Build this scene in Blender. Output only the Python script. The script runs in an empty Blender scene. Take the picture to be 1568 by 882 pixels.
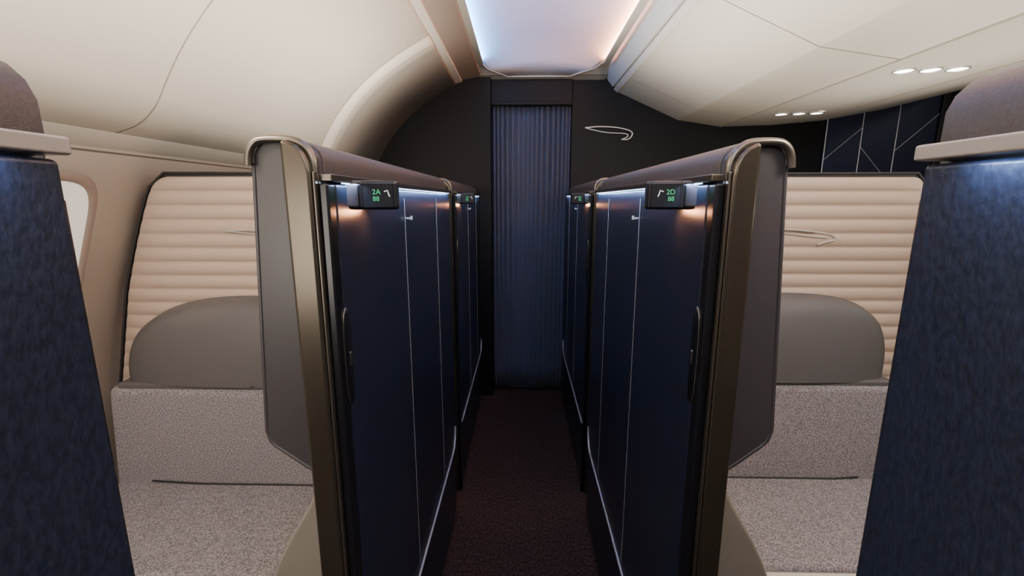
import bpy, bmesh, math, random
from mathutils import Vector, Matrix
random.seed(4)
S=bpy.context.scene
def link(o):
    S.collection.objects.link(o); return o

# ---------------------------------------------------------------- materials
def mat(name,col,rough=.5,metal=0,bump=0,scale=200,emit=None,es=0,var=0,stretch=None,coat=0,sheen=0,detail=3,spec=.5):
    m=bpy.data.materials.new(name); m.use_nodes=True
    nt=m.node_tree; b=nt.nodes['Principled BSDF']
    b.inputs['Base Color'].default_value=(*col,1)
    b.inputs['Roughness'].default_value=rough
    b.inputs['Metallic'].default_value=metal
    b.inputs['Coat Weight'].default_value=coat
    b.inputs['Coat Roughness'].default_value=.22
    b.inputs['Sheen Weight'].default_value=sheen
    b.inputs['Specular IOR Level'].default_value=spec
    if emit:
        b.inputs['Emission Color'].default_value=(*emit,1); b.inputs['Emission Strength'].default_value=es
    tc=nt.nodes.new('ShaderNodeTexCoord'); mp=nt.nodes.new('ShaderNodeMapping')
    nt.links.new(tc.outputs['Object'],mp.inputs[0])
    if stretch: mp.inputs['Scale'].default_value=stretch
    n=nt.nodes.new('ShaderNodeTexNoise'); n.inputs['Scale'].default_value=scale; n.inputs['Detail'].default_value=detail
    nt.links.new(mp.outputs[0],n.inputs['Vector'])
    if var:
        r=nt.nodes.new('ShaderNodeValToRGB')
        r.color_ramp.elements[0].position=.40; r.color_ramp.elements[1].position=.60
        r.color_ramp.elements[0].color=(*[c*(1-var) for c in col],1)
        r.color_ramp.elements[1].color=(*[min(1,c*(1+var)) for c in col],1)
        nt.links.new(n.outputs[0],r.inputs[0]); nt.links.new(r.outputs[0],b.inputs['Base Color'])
    if bump:
        bp=nt.nodes.new('ShaderNodeBump'); bp.inputs['Strength'].default_value=bump; bp.inputs['Distance'].default_value=.002
        nt.links.new(n.outputs[0],bp.inputs['Height']); nt.links.new(bp.outputs[0],b.inputs['Normal'])
    return m
M={}
M['leather']=mat('navy_leather',(.013,.017,.032),.38,0,.38,190,var=.2,stretch=(1,1,.6),detail=5)
M['door']=mat('navy_door_satin',(.010,.013,.026),.31,0,.16,320,var=.18,stretch=(1,1,.5),detail=4)
M['shell']=mat('taupe_shell',(.040,.036,.039),.34,0,.05,80)
M['roll']=mat('brown_roll',(.060,.048,.043),.45,0,.25,500,var=.12)
M['bronze']=mat('bronze_metal',(.095,.08,.062),.25,.8)
M['champ']=mat('champagne_metal',(.165,.145,.12),.26,.85)
M['seamline']=mat('door_seam_metal',(.42,.42,.45),.35,.5)
M['cap']=mat('cream_cap',(.42,.38,.33),.4,.2)
M['black']=mat('black_gloss',(.006,.006,.008),.25)
M['blackmat']=mat('black_wall',(.0018,.0018,.0028),.55,0,.1,300,spec=.25)
M['cream']=mat('cream_panel',(.59,.545,.465),.5,0,.03,40)
M['cream2']=mat('cream_satin',(.65,.60,.53),.38)
M['seam']=mat('seam_dark_cream',(.32,.28,.23),.7)  # darker cream for panel joints
M['wall_shadow']=mat('wall_shadow_paint',(.12,.10,.08),.7)  # dark colour for the painted shadow under the sidewall line
M['lead']=mat('ceiling_trim_taupe',(.32,.255,.21),.5)
M['quilt']=mat('cream_leather',(.48,.365,.285),.5,0,.12,300)
M['head']=mat('grey_leather',(.105,.098,.096),.38,0,.08,500)
M['tweed']=mat('grey_tweed',(.235,.212,.220),.95,0,.8,240,var=.44,sheen=.15,detail=4)
M['console']=mat('taupe_console',(.20,.178,.15),.3)
M['carpet']=mat('brown_carpet',(.036,.021,.018),1,0,.6,150,var=.45,stretch=(1,.5,1),spec=.1)
M['curtain']=mat('navy_curtain',(.048,.060,.108),.85,0,.4,500,var=.15,sheen=.1,stretch=(1,1,.3))
M['green']=mat('green_digits',(0,.1,.03),.5,emit=(.03,.8,.28),es=.75)
M['white']=mat('white_icon',(.5,.5,.5),.5,emit=(1,1,1),es=.5)
M['ledblue']=mat('led_cool',(.5,.6,.8),.5,emit=(.60,.80,1),es=1.3)
M['lamp']=mat('lamp_warm',(1,.9,.8),.5,emit=(1,.93,.82),es=16)
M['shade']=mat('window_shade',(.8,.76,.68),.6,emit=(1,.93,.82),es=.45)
M['artnavy']=mat('art_navy',(.004,.006,.030),.4)
M['inlay']=mat('inlay_silver',(.45,.45,.5),.35,.6)
M['silver']=mat('silver',(.75,.75,.75),.3,.7)
M['vault']=mat('vault_panel',(.74,.74,.78),.35)
M['stitch']=mat('dark_trim',(.02,.018,.018),.5)

# ---------------------------------------------------------------- helpers
def empty(name,loc=(0,0,0)):
    e=bpy.data.objects.new(name,None); e.location=loc; e.empty_display_size=.1; return link(e)
def par(o,p):
    if p is not None:
        o.parent=p; o.matrix_parent_inverse=Matrix.Translation(-Vector(p.location))
    return o
def mobj(name,verts,faces,m,p=None,smooth=False,bevel=0,seg=2,ang=.6):
    me=bpy.data.meshes.new(name); me.from_pydata([tuple(v) for v in verts],[],faces); me.update()
    bm=bmesh.new(); bm.from_mesh(me); bmesh.ops.recalc_face_normals(bm,faces=bm.faces); bm.to_mesh(me); bm.free()
    me.materials.append(m)
    o=bpy.data.objects.new(name,me); link(o); par(o,p)
    if smooth or bevel:
        for f in me.polygons: f.use_smooth=True
    if bevel:
        md=o.modifiers.new('b','BEVEL'); md.width=bevel; md.segments=seg; md.limit_method='ANGLE'; md.angle_limit=ang
        md.harden_normals=True
    return o
def box(name,x0,x1,y0,y1,z0,z1,m,p=None,bevel=0,seg=2):
    x0,x1=min(x0,x1),max(x0,x1)
    v=[(x,y,z) for x in(x0,x1) for y in(y0,y1) for z in(z0,z1)]
    f=[(0,1,3,2),(4,5,7,6),(0,1,5,4),(2,3,7,6),(0,2,6,4),(1,3,7,5)]
    return mobj(name,v,f,m,p,False,bevel,seg)
def prism(name,poly,y0,y1,m,p=None,bevel=0,seg=2,s=1,ang=.6):
    n=len(poly)
    v=[(s*x,y0,z) for x,z in poly]+[(s*x,y1,z) for x,z in poly]
    f=[tuple(range(n)),tuple(range(n,2*n))]+[(i,(i+1)%n,n+(i+1)%n,n+i) for i in range(n)]
    return mobj(name,v,f,m,p,False,bevel,seg,ang)
def prismz(name,poly,z0,z1,m,p=None,bevel=0,s=1,seg=2):
    n=len(poly)
    v=[(s*x,y,z0) for x,y in poly]+[(s*x,y,z1) for x,y in poly]
    f=[tuple(range(n)),tuple(range(n,2*n))]+[(i,(i+1)%n,n+(i+1)%n,n+i) for i in range(n)]
    return mobj(name,v,f,m,p,False,bevel,seg)
def grid(name,rows,m,p=None,smooth=True,thick=0):
    nr=len(rows); nc=len(rows[0])
    v=[q for r in rows for q in r]
    f=[(i*nc+j,i*nc+j+1,(i+1)*nc+j+1,(i+1)*nc+j) for i in range(nr-1) for j in range(nc-1)]
    o=mobj(name,v,f,m,p,smooth)
    if thick:
        md=o.modifiers.new('s','SOLIDIFY'); md.thickness=thick; md.offset=0
    return o
def tube(name,pts,r,m,p=None,radii=None,res=6,cyc=False):
    c=bpy.data.curves.new(name,'CURVE'); c.dimensions='3D'; c.bevel_depth=r; c.bevel_resolution=res; c.use_fill_caps=True
    sp=c.splines.new('POLY'); sp.points.add(len(pts)-1)
    for i,q in enumerate(pts):
        sp.points[i].co=(*q,1); sp.points[i].radius=radii[i] if radii else 1
    sp.use_cyclic_u=cyc; sp.use_smooth=True
    c.materials.append(m)
    o=bpy.data.objects.new(name,c); link(o); return par(o,p)
def cat(pts,n=8):
    out=[]; P=[pts[0]]+list(pts)+[pts[-1]]
    for i in range(1,len(P)-2):
        a,b,c,d=[Vector(q) for q in P[i-1:i+3]]
        for k in range(n):
            t=k/n
            out.append(tuple(.5*((2*b)+(c-a)*t+(2*a-5*b+4*c-d)*t*t+(3*b-a-3*c+d)*t**3)))
    out.append(tuple(pts[-1])); return out
def area(name,loc,target,sx,sy,e,col,p=None,spread=None):
    l=bpy.data.lights.new(name,'AREA'); l.shape='RECTANGLE'; l.size=sx; l.size_y=sy; l.energy=e; l.color=col
    if spread: l.spread=spread
    o=bpy.data.objects.new(name,l); o.location=loc
    d=Vector(target)-Vector(loc); o.rotation_euler=d.to_track_quat('-Z','Y').to_euler()
    link(o); return par(o,p)
def strip(name,loc,direction,length,width,e,col,p=None,spread=None):
    # linear lamp whose long axis runs fore-aft (world Y)
    l=bpy.data.lights.new(name,'AREA'); l.shape='RECTANGLE'; l.size=width; l.size_y=length; l.energy=e; l.color=col
    if spread: l.spread=spread
    zc=-Vector(direction).normalized(); yc=Vector((0,1,0)); xc=yc.cross(zc).normalized()
    R=Matrix((xc,yc,zc)).transposed()
    o=bpy.data.objects.new(name,l); o.location=loc; o.rotation_euler=R.to_euler()
    link(o); return par(o,p)

# ---------------------------------------------------------------- room shell
YF=3.37; YB=-2.6
floor=box('floor',-1.6,4.6,YB,YF+.3,-.05,0,M['carpet'])
wp=cat([(-1.22,1.67),(-1.245,1.60),(-1.33,1.40),(-1.42,1.13),(-1.48,.85),(-1.50,.4),(-1.46,0)],6)
wl=grid('wall_left',[[(x,y,z) for x,z in wp] for y in (YB,YF)],M['cream'],thick=.01)
prism('trim_1',[(-1.16,1.690),(-1.222,1.668),(-1.235,1.645),(-1.205,1.655)],YB,YF-.1,M['cream2'],bevel=.004)
box('sidewall_shadow_strip',-1.246,-1.224,YB,YF-.1,1.636,1.648,M['wall_shadow'])  # dark strip painting the shadow under the sidewall line
rows=[(4.1,1.67),(4.2,1.4),(4.3,1.1),(4.36,.8),(4.36,.4),(4.3,0)]
grid('wall_right',[[(x,y,z) for x,z in cat(rows,5)] for y in(YB,YF)],M['cream'],thick=.01)
box('wall_back',-1.6,4.6,YB-.1,YB,0,2.62,M['cream'])
bk=empty('wall_front',(0,YF,0))
box('bulkhead_left',-1.6,-.225,3.30,3.48,0,2.6,M['blackmat'],bk,.004)
box('bulkhead_right',.345,4.6,YF,3.48,0,2.6,M['blackmat'],bk,.004)
box('lintel',-.225,.345,YF-.02,3.48,2.17,2.6,M['blackmat'],bk,.004)
box('lintel_rail',-.222,.345,YF-.035,YF-.02,2.155,2.18,M['blackmat'],bk,.003)
box('vestibule_back',-.4,.5,3.62,3.66,0,2.3,M['blackmat'],bk)

cl=cat([(-1.20,1.685),(-1.10,1.715),(-1.04,1.765),(-1.0,1.83),(-.94,1.92),(-.85,2.025),(-.743,2.12),(-.6,2.215),(-.46,2.29)],6)
ce=empty('ceiling',(0,0,2.3))
grid('cove_panel',[[(x,y,z) for x,z in cl] for y in (YB,YF)],M['cream'],ce,thick=.01)
def ribbon(name,prof,y0,y1,off,m,p,thick=0):
    out=[]
    for i,(x,z) in enumerate(prof):
        a=Vector(prof[max(0,i-1)]); b=Vector(prof[min(len(prof)-1,i+1)]); t=(b-a).normalized()
        nrm=Vector((t.y,-t.x))
        out.append((x+nrm.x*off,z+nrm.y*off))
    return grid(name,[[(x,y,z) for x,z in out] for y in(y0,y1)],m,p,thick=thick)
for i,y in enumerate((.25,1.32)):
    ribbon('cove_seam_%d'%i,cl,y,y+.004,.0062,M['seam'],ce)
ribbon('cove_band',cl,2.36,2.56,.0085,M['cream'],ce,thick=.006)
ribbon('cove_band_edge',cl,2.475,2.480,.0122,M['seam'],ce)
prism('recess_trim_bright',[(-.475,2.285),(-.42,2.298),(-.42,2.318),(-.475,2.30)],YB,3.30,M['cream2'],ce,.003)
prism('recess_trim_taupe',[(-.42,2.310),(-.29,2.335),(-.29,2.375),(-.42,2.33)],YB,3.30,M['lead'],ce,.003)
prism('recess_trim_right',[(.545,2.375),(.625,2.275),(.64,2.285),(.56,2.385)],YB,YF,M['cream2'],ce,.003)
box('recess_roof',-.5,.66,YB,YF,2.56,2.60,M['cream'],ce)
box('recess_side_left',-.32,-.30,YB,YF,2.36,2.56,M['cream'],ce)
box('recess_side_right',.56,.58,YB,YF,2.37,2.56,M['cream'],ce)
box('aisle_ceiling_right',2.85,4.15,YB,YF,2.42,2.46,M['vault'],ce)
prism('cove_right',[(4.12,1.66),(3.9,1.9),(3.6,2.2),(3.3,2.43),(3.3,2.5),(4.2,2.5)],YB,YF,M['cream'],ce)
R=[]; rim=[]
y_end=3.285; cx=.125; hw=.405
NI=60
for i in range(NI+1):
    t=i/NI; y=YB+.05+(y_end-YB-.05)*t
    row=[]
    d=max(0,(y-(y_end-.40))/.40)
    w=hw*max(.0,(1-d**3.5))**(1/3.5) if d<1 else 0
    w=max(w,hw*.52)
    cxx=cx-.02*d**3
    for j in range(33):
        u=-1+2*j/32
        row.append((cxx+u*w,y,2.372+.115*(1-abs(u)**2.0)*(1-d**2.2)-.042*d**3))
    R.append(row)
vault=empty('ceiling_light_vault',(cx,0,2.4))
grid('vault_panel',R,M['vault'],vault,thick=.006)
path=[r[0] for r in R if r[0][1]>2.6]+R[-1][1:-1]+[r[-1] for r in reversed(R) if r[-1][1]>2.6]
tube('vault_rim',path,.006,M['cream2'],vault,res=3)
left=[(r[0][0]-.004,r[0][1],r[0][2]+.006) for r in R if r[0][1]>2.6]
rt=[(r[-1][0]+.004,r[-1][1],r[-1][2]+.006) for r in R if r[-1][1]>2.6]
grid('soffit_left',[[(-.31,y,z),(x,y,z)] for x,y,z in left],M['cream2'],vault)
grid('soffit_right',[[(.57,y,z),(x,y,z)] for x,y,z in rt],M['cream2'],vault)
grid('soffit_end',[[(-.31,3.285,2.333),(-.31,3.37,2.325)],[(.57,3.285,2.333),(.57,3.37,2.325)]],M['cream2'],vault)
# fine panel joint across the vault
jr=[r for r in R if r[0][1]<2.2][-1]
tube('vault_joint',[(x,y+.10*(1-((x-cx)/hw)**2),z-.004) for x,y,z in jr],.0022,M['seam'],vault,res=2)
# L-shaped LED profiles hide the strips and throw light across the vault
prism('led_profile_left',[(-.292,2.345),(-.252,2.342),(-.252,2.352),(-.255,2.352),(-.256,2.346),(-.292,2.349)],YB,3.05,M['cream2'],vault)
prism('led_profile_right',[(.542,2.345),(.502,2.342),(.502,2.352),(.505,2.352),(.506,2.346),(.542,2.349)],YB,3.05,M['cream2'],vault)
strip('led_cool',(-.268,1.0,2.354),(1,0,.45),4.1,.010,38,(.10,.42,1),vault)
strip('led_warm',(.518,1.0,2.354),(-1,0,.45),4.1,.010,32,(1,.38,.15),vault)

# ---------------------------------------------------------------- centre overhead bin
bin_=empty('overhead_bin',(1.7,0,2.1))
bp=[(.645,2.25),(1.09,2.055),(1.39,2.01),(1.75,2.02),(2.1,2.05),(2.5,2.12),(2.85,2.22)]
poly=bp+[(2.9,2.55),(.66,2.55),(.635,2.29)]
prism('bin_body',poly,YB,YF,M['cream'],bin_,.004,2,1,.16)
prism('bin_lip',[(.630,2.262),(.655,2.240),(.672,2.242),(.66,2.262),(.645,2.285)],YB,YF,M['cream2'],bin_,.003)
def ribbon2(name,prof,y0,y1,off,m,p):
    out=[(x,z-off) for x,z in prof]
    return grid(name,[[(x,y,z) for x,z in out] for y in(y0,y1)],m,p,smooth=False)
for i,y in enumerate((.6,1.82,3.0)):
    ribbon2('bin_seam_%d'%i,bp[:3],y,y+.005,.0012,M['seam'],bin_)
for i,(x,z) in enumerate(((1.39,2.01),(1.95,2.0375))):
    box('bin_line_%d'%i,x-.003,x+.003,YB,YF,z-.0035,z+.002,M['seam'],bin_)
k=0
for y in (.55,1.98,2.91):
    for x in (1.53,1.635,1.74):
        z=2.01+(x-1.39)*.0278
        if y>2.5:x+=.03
        pts=[(x+.036*math.cos(a),y+.036*math.sin(a),z-.003) for a in [2*math.pi*q/24 for q in range(24)]]
        tube('spot_rim_%d'%k,pts,.004,M['silver'],bin_,cyc=True,res=3)
        v=[(x+.033*math.cos(a),y+.033*math.sin(a),z-.003) for a in [2*math.pi*q/24 for q in range(24)]]
        mobj('spot_lens_%d'%k,v,[tuple(range(24))],M['lamp'],bin_)
        k+=1

# ---------------------------------------------------------------- windows
def window(n,yc):
    e=empty('window_%d'%n,(-1.33,yc,1.35))
    def wpt(u,v,off):
        z=1.36+v*.93
        xs=sorted(wp,key=lambda q:q[1])
        for a,b in zip(xs,xs[1:]):
            if a[1]<=z<=b[1]:
                x=a[0]+(b[0]-a[0])*(z-a[1])/(b[1]-a[1]); break
        return (x+off,yc+u,z)
    def ring(hu,hv,off,n=40,ex=4.5):
        o=[]
        for i in range(n):
            a=2*math.pi*i/n; c=math.cos(a); s_=math.sin(a)
            o.append(wpt(hu*math.copysign(abs(c)**(2/ex),c),hv*math.copysign(abs(s_)**(2/ex),s_),off))
        return o
    A=ring(.185,.235,.008);B=ring(.17,.222,.022);C=ring(.155,.207,.012);D=ring(.10,.14,.012);E=ring(.03,.04,.012)
    rs=[A,B,C]
    n_=40; v=[q for r in rs for q in r]
    f=[(i*n_+j,i*n_+(j+1)%n_,(i+1)*n_+(j+1)%n_,(i+1)*n_+j) for i in range(2) for j in range(n_)]
    mobj('frame',v,f,M['lead'],e,True)
    rs=[C,D,E]; v=[q for r in rs for q in r]
    f=[(i*n_+j,i*n_+(j+1)%n_,(i+1)*n_+(j+1)%n_,(i+1)*n_+j) for i in range(2) for j in range(n_)]+[tuple(range(2*n_,3*n_))]
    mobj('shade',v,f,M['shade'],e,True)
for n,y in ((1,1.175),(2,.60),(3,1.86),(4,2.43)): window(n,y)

# ---------------------------------------------------------------- suite side walls
def suite(s,y0,y1,display=True,dx=0,dz=0,wash=2.7):
    e=empty('suite_shell',(s*.38,(y0+y1)/2,0))
    surf=M['door'] if display else M['leather']
    def q(l): return [(x+(dx if x>.395 else dx*.5 if x>.36 and z>1.4 else 0),z+(dz if z>1.5 else 0)) for x,z in l]
    sh=[(.332,0.0),(.332,1.566),(.337,1.578),(.346,1.587),(.365,1.596),(.40,1.597),(.416,1.591),(.426,1.575),(.456,1.09),(.452,1.068),(.44,1.055),(.37,1.0),(.365,.98),(.365,0.0)]
    prism('shell',q(sh),y0+.012,y1+.015,M['shell'],e,.006,3,s)
    rp=[(.329,1.543),(.3295,1.567),(.335,1.580),(.345,1.590),(.365,1.5985),(.40,1.5995),(.418,1.593),(.428,1.575),(.430,1.55),(.42,1.55),(.335,1.543)]
    prism('top_roll',q(rp),y0+.035,y1+.012,M['roll'],e,.002,2,s)
    box('door_panel',s*.310,s*.331,y0+.028,y1,.39,1.527,surf,e,.004,3)
    box('kick_panel',s*.312,s*.331,y0+.028,y1,.03,.368,surf,e,.004,3)
    box('plinth',s*.322,s*.36,y0+.02,y1,0,.03,M['black'],e)
    tp=[(s*.309,y0+.03,.378),(s*.309,y1-.09,.378),(s*.309,y1-.045,.386),(s*.309,y1-.012,.42),(s*.309,y1-.004,.47)]
    tube('lower_trim',tp,.0045,M['seamline'] if display else M['champ'],e)
    tube('corner_trim',[(s*.314,y1-.002,.47),(s*.314,y1-.002,1.50)],.003,M['bronze'],e)
    box('edge_black',s*.3105,s*.326,y0-.002,y0+.027,0,1.527,M['black'],e,.004,3)
    box('edge_champagne',s*.3268,s*.3315,y0-.010,y0+.012,0,1.545,M['champ'],e,.002)
    pl=[(.332,0),(.372,0),(.372,1.592),(.365,1.592),(.351,1.585),(.341,1.574),(.335,1.560),(.332,1.54)]
    prism('pilaster',q(pl),y0-.014,y0+.03,M['bronze'],e,.016,7,s)
    rimp=q([(.333,1.50),(.332,1.55),(.336,1.571),(.346,1.585),(.363,1.594),(.40,1.595),(.416,1.589),(.425,1.575),(.428,1.555)])
    tube('arch_rim',[(s*x,y0+.004,z) for x,z in cat(rimp,4)],.0066,M['champ'],e)
    box('wing_gap_shade',s*.371,s*.375,y0+.006,y0+.014,1.0,1.585,M['black'],e)  # black strip stands in for the shadow between pilaster and wing
    wpz=q([(.424,1.56),(.452,1.09),(.447,1.070),(.436,1.058),(.374,1.005)])
    tube('wing_edge',[(s*x,y0+.014,z) for x,z in wpz],.004,M['shell'],e,res=3)
    pts=[]
    for i in range(24):
        a=2*math.pi*i/24
        pts.append((s*.3095,y0+.030+.016*math.cos(a),1.225+.09*math.copysign(abs(math.sin(a))**.6,math.sin(a))))
    v=pts+[(s*.3065,q_[1]*.7+(y0+.03)*.3,1.225+(q_[2]-1.225)*.96) for q_ in pts]
    n=24
    mobj('handle_plate',v,[(i,(i+1)%n,n+(i+1)%n,n+i) for i in range(n)]+[tuple(range(n,2*n))],M['black'],e,True)
    tube('handle_rim',pts,.0013,M['champ'],e,cyc=True,res=3)
    box('handle_latch',s*.304,s*.307,y0+.026,y0+.033,1.21,1.235,M['champ'],e,.001)
    box('top_rail',s*.306,s*.337,y0+.005,y1+.006,1.530,1.542,M['cap'] if not display else M['champ'],e,.002)
    yc=(y0+y1)/2
    if display:
        box('led_strip',s*.3065,s*.3095,y0+.05,y1-.02,1.5275,1.5298,M['ledblue'],e)
    strip('led_wash',(s*.2995,yc,1.5285),(s*.055,0,-.3),y1-y0-.08,.005,wash,(.44,.62,1),e)
    for k,ys in enumerate((y0+.46,y0+.90)):
        box('door_seam_%d'%k,s*.3086,s*.3105,ys,ys+.0035,.40,1.505,M['seamline'],e)
        box('door_groove_%d'%k,s*.3094,s*.3105,ys-.004,ys,.40,1.505,M['black'],e)
    tube('coat_hook',[(s*.31,y0+.49,1.452),(s*.303,y0+.49,1.452),(s*.300,y0+.49,1.456)],.003,M['silver'],e)
    tube('coat_hook_tip',[(s*.2995,y0+.49,1.449),(s*.2995,y0+.49,1.459)],.004,M['silver'],e)
    if display:
        d=y0
        prismz('display_body',[(.312,d+.075),(.297,d+.11),(.238,d+.12),(.233,d+.13),(.236,d+.145),(.312,d+.20)],1.483,1.536,M['black'],e,.006,s,3)
        prismz('display_bracket',[(.312,d+.07),(.2985,d+.10),(.312,d+.12)],1.488,1.531,M['shell'],e,.003,s)
        area('display_courtesy_light',(s*.285,d+.15,1.481),(s*.312,d+.13,1.42),.04,.03,.32,(1,.40,.18),e)
        def txt(body,x,z,size,m):
            c=bpy.data.curves.new('t','FONT'); c.body=body; c.size=size; c.extrude=.0003; c.materials.append(m); c.align_x='CENTER'
            yy=d+.11+(.297-x)*.1695-.0012
            o=bpy.data.objects.new('display_text',c); o.location=(s*x,yy,z)
            o.rotation_euler=(math.pi/2,0,(.168 if s<0 else -.168)); link(o); par(o,e)
        xg=.270 if s<0 else .276
        txt('2A' if s<0 else '2D',xg,1.511,.013,M['green'])
        txt('88',xg+.001,1.499,.012,M['green'])
        xi=xg-.014 if s<0 else xg-.013
        ic=[(xi,1.516),(xi-.006,1.518),(xi-.0075,1.512),(xi-.0095,1.507)]
        tube('seat_icon',[(s*a,d+.1085+(.297-a)*.17,z) for a,z in ic],.0011,M['white'],e,res=2)
    cp=[(.366,0),(.366,1.0),(.378,.985),(.41,.92),(.455,.845),(.478,.80),(.492,.765),(.50,.70),(.505,.5),(.505,0)]
    prism('side_console',cp,y0+.03,min(y1,y0+.62),M['console'],e,.012,4,s)
    return e
suite(-1,.73,1.93,dx=.010); suite(1,.752,1.94,dx=.002,dz=-.004)
suite(-1,2.12,3.27,wash=1.2); suite(1,2.12,3.27,wash=1.2)
suite(-1,-.90,.306,False,wash=2.3); suite(1,-.85,.368,False,wash=2.3)

# ---------------------------------------------------------------- seats
def seat(s,yq,xi,xo_top,xo_mid,xo_bot,nexp,hw,hc,H=.288):
    e=empty('airline_seat',(s*.9,yq,0))
    zt=1.577; zb=.55; st=.047
    def xo(z):
        if z>1.19: t=(zt-z)/(zt-1.19); b=xo_top+(xo_mid-xo_top)*(t**.8)
        else: t=min(1,(1.19-z)/(1.19-.81)); b=xo_mid+(xo_bot-xo_mid)*t
        if z>zt-.05: b-=.035*(1-math.sqrt(max(0,1-((z-(zt-.05))/.05)**2)))
        return b
    rows=[]; nz=int((zt-zb)/st*10)
    for i in range(nz+1):
        z=zt-(zt-zb)*i/nz
        ph=((zt-z)/st)%1
        bul=.014*(math.sin(math.pi*ph))**.42
        X=xo(z)
        rows.append([(s*x,yq-bul*(1 if .02<(X-x) else .2),z) for x in [xi+(X-xi)*j/20 for j in range(21)]])
    grid('quilted_panel',rows,M['quilt'],e)
    zs=[zb+ (zt+.012-zb)*i/24 for i in range(25)]
    poly=[(xi-.004,zb)]+[(xo(min(z,zt))+.012,z) for z in zs]+[(xi-.004,zt+.012)]
    prism('panel_surround',poly,yq+.002,yq+.03,M['stitch'],e,0,1,s)
    tube('surround_piping',[(s*(xo(min(z,zt))+.010),yq-.002,z) for z in zs]+[(s*xi,yq-.002,zt+.010)],.004,M['stitch'],e,res=3)
    em=[(.0,.012),(.05,.014),(.10,.010),(.15,.002),(.165,-.012),(.145,-.02),(.13,-.026)]
    f_=(lambda a:s*(.80+a*1.6)) if s>0 else (lambda a:s*(.985-a*1.6))
    tube('stitched_emblem',cat([(f_(a),yq-.018,1.385+z*1.3) for a,z in em],5),.0026,M['silver'],e,res=2)
    e2=[(.0,.012),(.06,.004),(.11,-.004),(.15,-.008)]
    tube('stitched_emblem_b',cat([(f_(a),yq-.018,1.385+z*1.3) for a,z in e2],5),.0022,M['silver'],e,res=2)
    base=.895
    N=48
    def out(k):
        a=math.pi*k/N; c=math.cos(a); q=math.sin(a)
        return (max(.475,hc+hw*math.copysign(abs(c)**(2/nexp),c)), base+H*abs(q)**(2/nexp))
    layers=[(1.0,-.004),(1.0,-.045),(.99,-.062),(.965,-.078),(.93,-.090),(.86,-.102),(.75,-.112),(.6,-.120),(.4,-.126),(.2,-.128),(.02,-.128)]
    rows=[]
    for sc,dy in layers:
        r=[]
        for k in range(N+1):
            x,z=out(k)
            r.append((s*(hc+(x-hc)*sc),yq+dy,base+(z-base)*sc))
        rows.append(r)
    grid('headrest',rows,M['head'],e)
    tube('headrest_seam',[(s*out(k)[0],yq-.03,out(k)[1]) for k in range(N+1)],.004,M['head'],e,res=3)
    prism('headrest_underside',[(.475,base-.02),(hc+hw,base-.02),(hc+hw,base+.006),(.475,base+.006)],yq-.115,yq,M['head'],e,.009,4,s)
    def pad(name,x0,x1,y0,y1,z0,z1,rad,m,xw=0):
        v=[(x,y,z) for x in(x0,x1) for y in(y0,y1) for z in(z0,z1)]
        v=[(s*(x+(xw if x==x1 and z==z0 else 0)),y,z) for x,y,z in v]
        f=[(0,1,3,2),(4,5,7,6),(0,1,5,4),(2,3,7,6),(0,2,6,4),(1,3,7,5)]
        return mobj(name,v,f,m,e,False,rad,5)
    pad('backrest',.52,hc+hw+.03,yq-.125,yq-.01,.50,.888,.028,M['tweed'],.03)
    pad('cushion',.52,hc+hw+.05,yq-.52,yq-.08,.42,.540,.022,M['tweed'])
    tube('cushion_crease',[(s*.60,yq-.128,.549),(s*.68,yq-.130,.542),(s*1.1,yq-.130,.542),(s*(hc+hw-.08),yq-.128,.549)],.003,M['stitch'],e,res=3)
    box('seat_base',s*.53,s*(hc+hw+.03),yq-.515,yq-.02,.0,.425,M['cream'],e,.01)
    box('front_ledge',s*.53,s*(hc+hw+.03),yq-.66,yq-.524,.46,.53,M['cream2'],e,.012,3)
    box('front_ledge_base',s*.54,s*(hc+hw+.02),yq-.65,yq-.53,0,.47,M['console'],e,.006)
    return e
seat(-1,1.50,.475,1.205,1.362,1.45,2.55,.47,.885,.285)
seat(1,1.58,.475,1.345,1.35,1.36,3.4,.42,.84)
seat(-1,2.89,.475,1.205,1.362,1.45,2.55,.47,.885,.285)
seat(1,2.97,.475,1.345,1.35,1.36,3.4,.42,.84)

# ---------------------------------------------------------------- curtain
rows=[]
NX=260
for i in range(14):
    z=.025+(2.155-.025)*i/13; row=[]
    for j in range(NX+1):
        t=j/NX; x=-.222+.562*t
        ph=2*math.pi*(17*t+.35*math.sin(5*t+.6)+.22*math.sin(13*t))
        a=.021*(.65+.35*math.sin(9*t+1))*(.75+.25*(1-i/13))
        row.append((x+.004*math.sin(ph*2+z),3.40+a*math.sin(ph+.12*math.sin(z*2)),z))
    rows.append(row)
cur=empty('doorway_curtain',(.06,3.4,1.1))
grid('pleated_cloth',rows,M['curtain'],cur,thick=.002)
tube('curtain_track',[(-.222,3.40,2.16),(.345,3.40,2.16)],.008,M['black'],cur)

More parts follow.
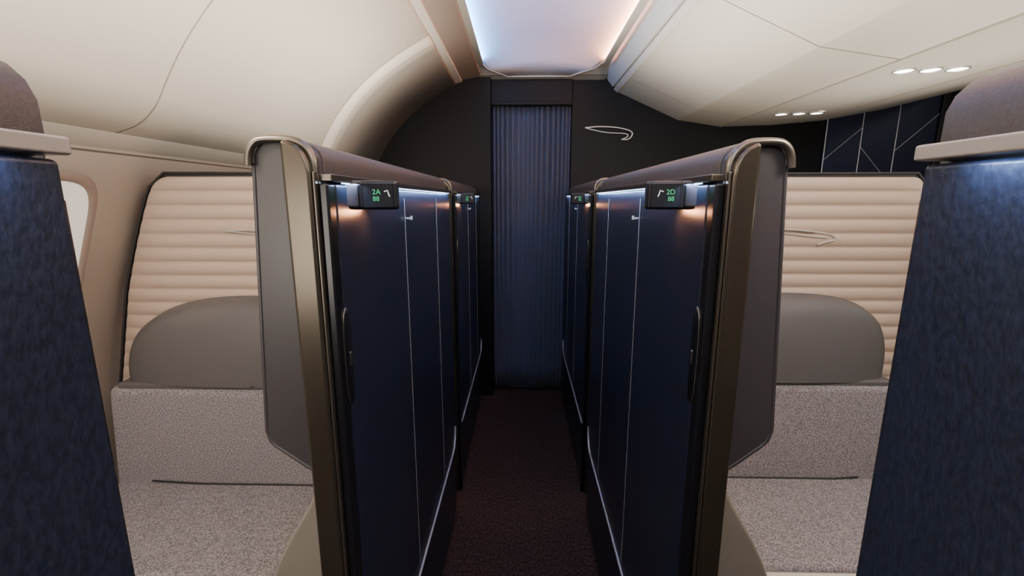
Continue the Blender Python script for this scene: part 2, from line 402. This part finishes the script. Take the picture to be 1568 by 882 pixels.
emb=empty('wall_emblem',(.62,YF,1.96))
a=[(.44,2.005),(.52,2.012),(.62,2.010),(.70,2.000),(.755,1.985),(.775,1.965),(.765,1.94),(.74,1.925),(.70,1.925)]
tube('ribbon_upper',cat([(x,YF-.008,z) for x,z in a],6),.005,M['silver'],emb,res=3)
b=[(.44,2.005),(.52,1.985),(.60,1.972),(.67,1.968),(.72,1.965),(.745,1.955),(.735,1.94),(.70,1.925)]
tube('ribbon_lower',cat([(x,YF-.008,z) for x,z in b],6),.004,M['silver'],emb,res=3)
art=empty('decorative_wall_panel',(2.5,YF,1.5))
box('art_board',2.12,2.88,YF-.012,YF-.001,.9,2.6,M['artnavy'],art,.002)
def ln(x0,z0,x1,z1,i): tube('inlay_%d'%i,[(x0,YF-.014,z0),(x1,YF-.014,z1)],.0035,M['inlay'],art,res=2)
ln(2.125,.9,2.125,2.3,0); ln(2.37,.9,2.37,2.3,1); ln(2.61,.9,2.61,2.3,2)
ln(2.125,1.78,2.37,2.0,3); ln(2.37,1.87,2.55,1.68,4); ln(2.61,1.84,2.88,2.09,5); ln(2.125,1.4,2.37,1.62,6)
box('art_post',2.88,2.93,YF-.03,YF-.001,0,2.6,M['black'],art,.003)

# ---------------------------------------------------------------- lights
L=empty('cabin_lighting',(0,0,2.3))
W=(1,.91,.80)
area('aisle_fill',(.1,-1.0,2.28),(.1,1.6,1.3),.8,.8,14,(1,.96,.95),L)  # added fill behind the camera, no fixture there
area('suite_fill_left',(-.85,.35,1.95),(-.9,1.5,.85),.35,.2,12.5,(1,.88,.78),L)  # added out-of-frame fill for the left seat, not a fitted lamp
area('suite_fill_right',(.85,.40,1.95),(.9,1.55,.85),.35,.2,12.5,(1,.88,.78),L)  # unseen fill added to warm the right seat
area('suite_lamp_left_fwd',(-.85,2.2,1.62),(-.9,2.9,.8),.3,.1,3,(1,.75,.55),L)
area('suite_lamp_right_fwd',(.85,2.25,1.62),(.9,2.9,.8),.3,.1,3,(1,.75,.55),L)
strip('ceiling_fill_left',(-.385,.7,1.612),(-.75,0,1),3.7,.05,31,W,L,2.0)  # added unseen fill that brightens the left ceiling
strip('ceiling_fill_right',(.385,.7,1.612),(.85,0,1),3.7,.05,31,W,L,2.0)  # matching added fill for the right side, emitter hidden from view
strip('bin_fill',(1.75,.8,1.45),(-.1,0,1),3.4,.1,23,W,L)  # added fill brightening the bin underside, no fixture
area('cove_fill_left',(-.9,-.9,1.3),(-.9,1.5,2.3),.8,.6,14,W,L)  # fill added to lift the left cove, no real source
area('far_aisle_lamp',(3.3,1.5,2.40),(3.3,1.5,0),.4,2,12,(.7,.85,1),L)

w=bpy.data.worlds.new('World'); S.world=w; w.use_nodes=True
w.node_tree.nodes['Background'].inputs[0].default_value=(1,.9,.8,1); w.node_tree.nodes['Background'].inputs[1].default_value=.3

cam=bpy.data.cameras.new('camera'); cam.lens=15.84; cam.sensor_width=36; cam.clip_start=.02
co=bpy.data.objects.new('camera',cam); co.location=(0,0,1.5); co.rotation_euler=(math.radians(79),0,math.radians(1.33)); link(co); S.camera=co
